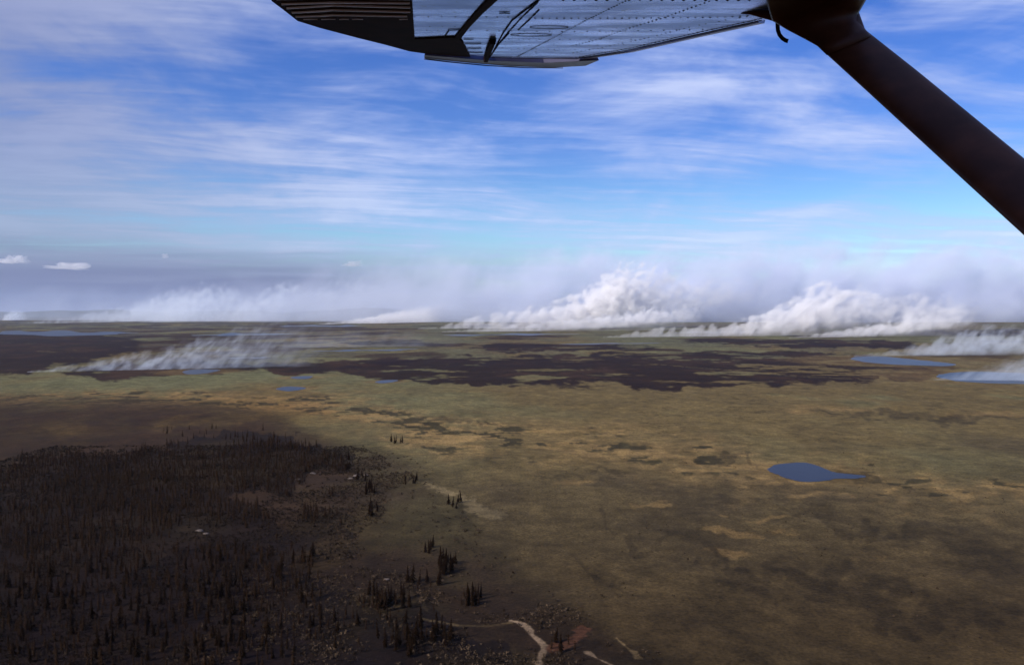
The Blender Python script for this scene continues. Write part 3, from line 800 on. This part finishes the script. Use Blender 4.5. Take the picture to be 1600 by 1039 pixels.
cb_ = t.mix(t.smooth(st_, 0.32, 0.68), (.075, .26, .78), (.16, .40, 1.0))
t.link(t.mix(t.smooth(sm_, 0.60, 0.74, 0.0, 0.75), cb_, (.05, .09, .19)), bs_.inputs['Base Color'])
t.link(t.smooth(st_, 0.3, 0.7, 0.18, 0.36), bs_.inputs['Roughness'])
M_dark = principled('dark_paint_and_shade', (.030, .0085, .005), 0.7, spec=0.02, var=0.3, vscale=8)  # on the aileron this dark colour paints in its shaded underside
M_grime = principled('rivet_grime', (.012, .008, .010), 0.8, spec=0.1)
M_bead = principled('bare_bead', (.75, .72, .80), 0.35, metal=0.6)
M_strut = principled('strut_paint', (.070, .023, .011), 0.45, spec=0.14, var=0.3, vscale=6)

def slab(name, poly, mat, th, off=0.0, parent=plane, label=None):
    """flat-bottomed panel: outline in pixels on the underside, th metres thick upwards, edges eased"""
    bot = [wp(x, y, off) for x, y in poly]
    c_ = sum(bot, Vector()) / len(bot)
    top = [c_ + (p - c_) * 0.97 - WN * th for p in bot]
    n_ = len(bot)
    V = [tuple(p) for p in bot + top]
    Fc = [tuple(range(n_)), tuple(range(2 * n_ - 1, n_ - 1, -1))] + [(i, (i + 1) % n_, n_ + (i + 1) % n_, n_ + i) for i in range(n_)]
    me = bpy.data.meshes.new(name); me.from_pydata(V, [], Fc)
    bm = bmesh.new(); bm.from_mesh(me); bmesh.ops.recalc_face_normals(bm, faces=bm.faces); bm.to_mesh(me); bm.free()
    return add(name, me, mat, parent, label=label)
def strip(name, line, half, mat, off=0.003, th=0.003, parent=plane, closed=False):
    """raised bead following a pixel polyline on the underside; half width in metres"""
    P_ = [wp(x, y, off) for x, y in line]
    V = []; Fc = []
    for i, p in enumerate(P_):
        a = P_[max(i - 1, 0)]; b_ = P_[min(i + 1, len(P_) - 1)]
        s_ = (b_ - a).normalized().cross(WN).normalized() * (half[i] if isinstance(half, (list, tuple)) else half)
        V += [p - s_ - WN * th, p - s_ * 0.7, p + s_ * 0.7, p + s_ - WN * th]
    for i in range(len(P_) - 1):
        for k in range(3): Fc.append((i * 4 + k, i * 4 + k + 1, i * 4 + 5 + k, i * 4 + 4 + k))
        Fc.append((i * 4 + 3, i * 4, i * 4 + 4, i * 4 + 7))
    Fc += [(3, 2, 1, 0), tuple((len(P_) - 1) * 4 + k for k in range(4))]
    me = bpy.data.meshes.new(name); me.from_pydata([tuple(v) for v in V], [], Fc)
    bm = bmesh.new(); bm.from_mesh(me); bmesh.ops.recalc_face_normals(bm, faces=bm.faces); bm.to_mesh(me); bm.free()
    return add(name, me, mat, parent)

# the wing carries on over the cabin, out of the frame
skin = slab('wing_skin', [(643, -260), (643, 0), (647, 61), (712, 58), (722, 64), (733, 86), (768, 90), (900, 92), (936, 90), (1060, 62), (1190, 33), (1330, 0), (1480, -100), (1560, -260)], M_skin, 0.11, 0.0)
ail = slab('aileron', [(380, -60), (425, 0), (441, 12), (465, 31), (500, 42), (560, 58), (604, 69), (640, 79), (668, 83), (735, 88), (722, 63), (712, 57), (648, 60), (644, 0), (644, -60)], M_dark, 0.04, 0.006, label='dark corrugated trailing panel of the wing')
for (ya, yb, yc, xa, xb) in [(-5, -7, -5, 432, 640), (3, 0.5, 1.5, 440, 640), (9.5, 5, 8.5, 448, 641), (16.5, 12.5, 15.5, 456, 641), (23, 20.5, 22.3, 462, 636)]:
    strip('corrugation', [(xa, ya), (xa + 40, (ya + yb) / 2), (520, yb), (580, (yb + yc) / 2), (xb, yc)], 0.0034, M_bead, 0.011, 0.005, ail)
for (xa, xb) in [(474, 496), (502, 524), (530, 545), (550, 567), (624, 637)]:
    strip('corrugation', [(xa, 27.8), ((xa + xb) / 2, 27.4), (xb, 27.6)], 0.0016, M_bead, 0.009, 0.003, ail)
# wing tip fairing
tipo = slab('wing_tip', [(663, 83), (700, 86), (735, 89), (770, 92), (850, 95), (936, 91), (915, 100), (862, 103), (800, 101), (740, 96), (690, 91), (663, 88)], principled('tip_paint', (.10, .10, .16), 0.4, spec=0.25, var=0.25, vscale=4), 0.03, 0.012)
strip('tip_edge', [(664, 87.5), (700, 92), (760, 98), (820, 101.5), (880, 102)], [.010, .010, .008, .005, .001], M_dark, 0.019, 0.004, tipo)
# gap between the wing panels, seams and hinge
strip('panel_gap', [(790, -30), (768, 0), (748, 20), (728, 42), (714, 60)], [.022, .020, .017, .016, .018], M_dark, 0.006, 0.004, skin)
strip('seam', [(870, -30), (842, 0), (815, 20), (800, 32), (786, 52), (768, 86)], 0.0026, M_grime, 0.004, 0.003, skin)
strip('seam', [(795, 52), (780, 68), (765, 90)], 0.0025, M_grime, 0.004, 0.003, skin)
strip('seam', [(768, 89.6), (850, 91), (900, 91.4), (985, 77), (1090, 53), (1190, 31)], 0.0022, M_grime, 0.005, 0.003, skin)
strip('seam', [(700, 47), (726, 46)], 0.003, M_grime, 0.004, 0.003, skin)
strip('seam', [(694, 59), (701, 48)], 0.002, M_grime, 0.004, 0.003, skin)
strip('leading_edge', [(905, 93), (985, 81), (1090, 57), (1190, 35)], [.012, .016, .018, .02], principled('edge_paint', (.26, .30, .50), 0.35, metal=0.5), 0.004, 0.02, skin)
strip('hinge_bracket', [(770, 62), (765, 74), (759, 92)], [.016, .016, .014], M_dark, 0.02, 0.018, skin)
for (xa, xb, y_) in [(724, 740, 61), (727, 752, 68), (730, 752, 75.5), (733, 754, 82)]:
    strip('slot', [(xa, y_), ((xa + xb) / 2, y_ + 0.6), (xb, y_)], [.0008, .0024, .0008], M_grime, 0.004, 0.003, skin)
strip('slot', [(780, 20.5), (788, 20), (797, 20.5)], [.001, .005, .001], M_grime, 0.004, 0.003, skin)
def oval(cx_, cy_, rx, ry):
    strip('inspection_cover', [(cx_ + rx * math.cos(a), cy_ + ry * math.sin(a)) for a in [i * math.pi / 10 for i in range(21)]], 0.0007, M_grime, 0.002, 0.0015, skin)
oval(858, 43, 30, 2.4); oval(830, 55, 32, 2.2)

# rivets (too small to pick apart)
RV = []; RF = []
def rivet(p, r_):
    x_ = Vector((1, 0, 0)); y_ = WN.cross(x_).normalized()
    i = len(RV)
    for k in range(6): RV.append(tuple(p + (x_ * math.cos(k * 1.0472) + y_ * math.sin(k * 1.0472)) * r_))
    RV.append(tuple(p + WN * r_ * 0.5))
    for k in range(6): RF.append((i + k, i + (k + 1) % 6, i + 6))
def rivets(line, gap_m, r_, skip=0.0):
    P_ = [wp(x, y, 0.0005) for x, y in line]
    carry = 0.0
    for a, b_ in zip(P_[:-1], P_[1:]):
        L_ = (b_ - a).length; s_ = carry
        while s_ < L_:
            if rng.random() >= skip: rivet(a.lerp(b_, s_ / L_), r_ * rng.uniform(0.8, 1.25))
            s_ += gap_m
        carry = s_ - L_
rivets([(880, 1), (1185, 1)], .036, .0052)
rivets([(836, 29), (1000, 29), (1130, 27.4), (1170, 25)], .027, .0042)
rivets([(780, 49), (900, 50), (1100, 47)], .052, .004)
rivets([(795, 62), (1010, 62)], .045, .0036)
rivets([(880, 72), (985, 70)], .04, .003, .3)
rivets([(982, 0), (920, 30), (860, 62), (808, 89)], .026, .0042)
rivets([(1108, 3), (1035, 29), (975, 47), (935, 62), (895, 72)], .03, .0042)
rivets([(1190, 22), (1090, 40), (1010, 60), (940, 75), (890, 84)], .034, .004, .15)
rivets([(840, 4), (815, 28), (795, 50), (780, 68)], .022, .0052)
rivets([(842, 16), (826, 32), (810, 47)], .022, .005)
rivets([(900, 90.5), (985, 75.6), (1090, 51.5), (1188, 30)], .032, .0045)
rivets([(648, 27), (735, 27)], .05, .003)
rivets([(650, 48), (720, 47.5)], .045, .0035, .2)
rivets([(652, 42), (712, 41.6)], .05, .0025, .3)
rivets([(735, 48), (790, 48.5)], .034, .004, .3)
rivets([(760, 27), (800, 27)], .04, .004)
rivets([(800, 76), (870, 78)], .03, .0032, .4)
for _ in range(60):
    rivet(wp(rng.uniform(785, 930), rng.uniform(52, 86), .0005), rng.uniform(.0015, .003))
for _ in range(26):
    rivet(wp(rng.uniform(900, 1120), rng.uniform(36, 56), .0005), rng.uniform(.0012, .0022))
me = bpy.data.meshes.new('rivets'); me.from_pydata(RV, [], RF)
add('rivets', me, M_grime, skin, kind='stuff')

# strut with its fairing: rings lofted along a line in space
def loft(name, rings, mat, parent, k=20):
    """rings: (centre, chord half vector, thickness half vector)"""
    V = []; Fc = []
    for c_, u_, v_ in rings:
        for s_ in range(k):
            a = 2 * math.pi * s_ / k
            V.append(tuple(c_ + u_ * math.cos(a) + v_ * math.sin(a)))
    for i in range(len(rings) - 1):
        for s_ in range(k):
            a = i * k + s_; b_ = i * k + (s_ + 1) % k
            Fc.append((a, b_, b_ + k, a + k))
    Fc += [tuple(range(k))[::-1], tuple(range((len(rings) - 1) * k, len(rings) * k))]
    me = bpy.data.meshes.new(name); me.from_pydata(V, [], Fc)
    bm = bmesh.new(); bm.from_mesh(me); bmesh.ops.recalc_face_normals(bm, faces=bm.faces); bm.to_mesh(me); bm.free()
    for p in me.polygons: p.use_smooth = len(p.vertices) == 4
    return add(name, me, mat, parent)
def at_t(px, py, t_): return ray(px, py) * t_
def ring(pa, pb, t_, th):
    """ring whose silhouette runs from pixel pa to pixel pb at distance t_"""
    A_, B_ = at_t(*pa, t_), at_t(*pb, t_)
    view = ((A_ + B_) / 2).normalized()
    return ((A_ + B_) / 2, (B_ - A_) / 2, view * th)
strut = loft('wing_strut', [ring((1262, 62), (1338, 8), 2.72, .035), ring((1280, 75), (1352, 47), 2.66, .034), ring((1360, 148), (1432, 110), 2.45, .034), ring((1440, 221.5), (1508, 172), 2.27, .034),
                            ring((1520, 295), (1592, 241), 2.08, .034), ring((1600, 368), (1680, 312), 1.90, .034), ring((1760, 514), (1850, 450), 1.62, .034)], M_strut, plane)
loft('strut_fairing', [ring((1192, -26), (1372, -40), 2.27, .03), ring((1198, 6), (1356, -4), 2.58, .045), ring((1206, 33), (1347, 12), 2.68, .048), ring((1232, 48.5), (1340, 24), 2.69, .046), ring((1258, 62), (1340, 32), 2.68, .042), ring((1277, 72.5), (1351, 45), 2.655, .039), ring((1292, 87), (1362, 57), 2.62, .036)], M_strut, strut)
loft('fairing_spike', [ring((1214, 6), (1216, 36), 2.80, .02), ring((1190, 13), (1191, 29), 2.82, .014), ring((1172, 17), (1172, 23.5), 2.84, .007), ring((1158, 19.5), (1158, 22.5), 2.86, .003)], M_strut, strut, 10)
# tie-down hook
hk = [(1215, 30), (1215, 40), (1215.5, 48), (1218, 55), (1222.5, 60.5), (1227.5, 63.8), (1231.5, 65)]
hr = []
for i, (x, y) in enumerate(hk):
    a = hk[max(i - 1, 0)]; b_ = hk[min(i + 1, len(hk) - 1)]
    tx, ty = b_[0] - a[0], b_[1] - a[1]; q = math.hypot(tx, ty); nx, ny = -ty / q * 3.4, tx / q * 3.4
    hr.append(ring((x - nx, y - ny), (x + nx, y + ny), 2.76, .0076))
loft('tie_down_hook', hr, M_dark, plane, 10)
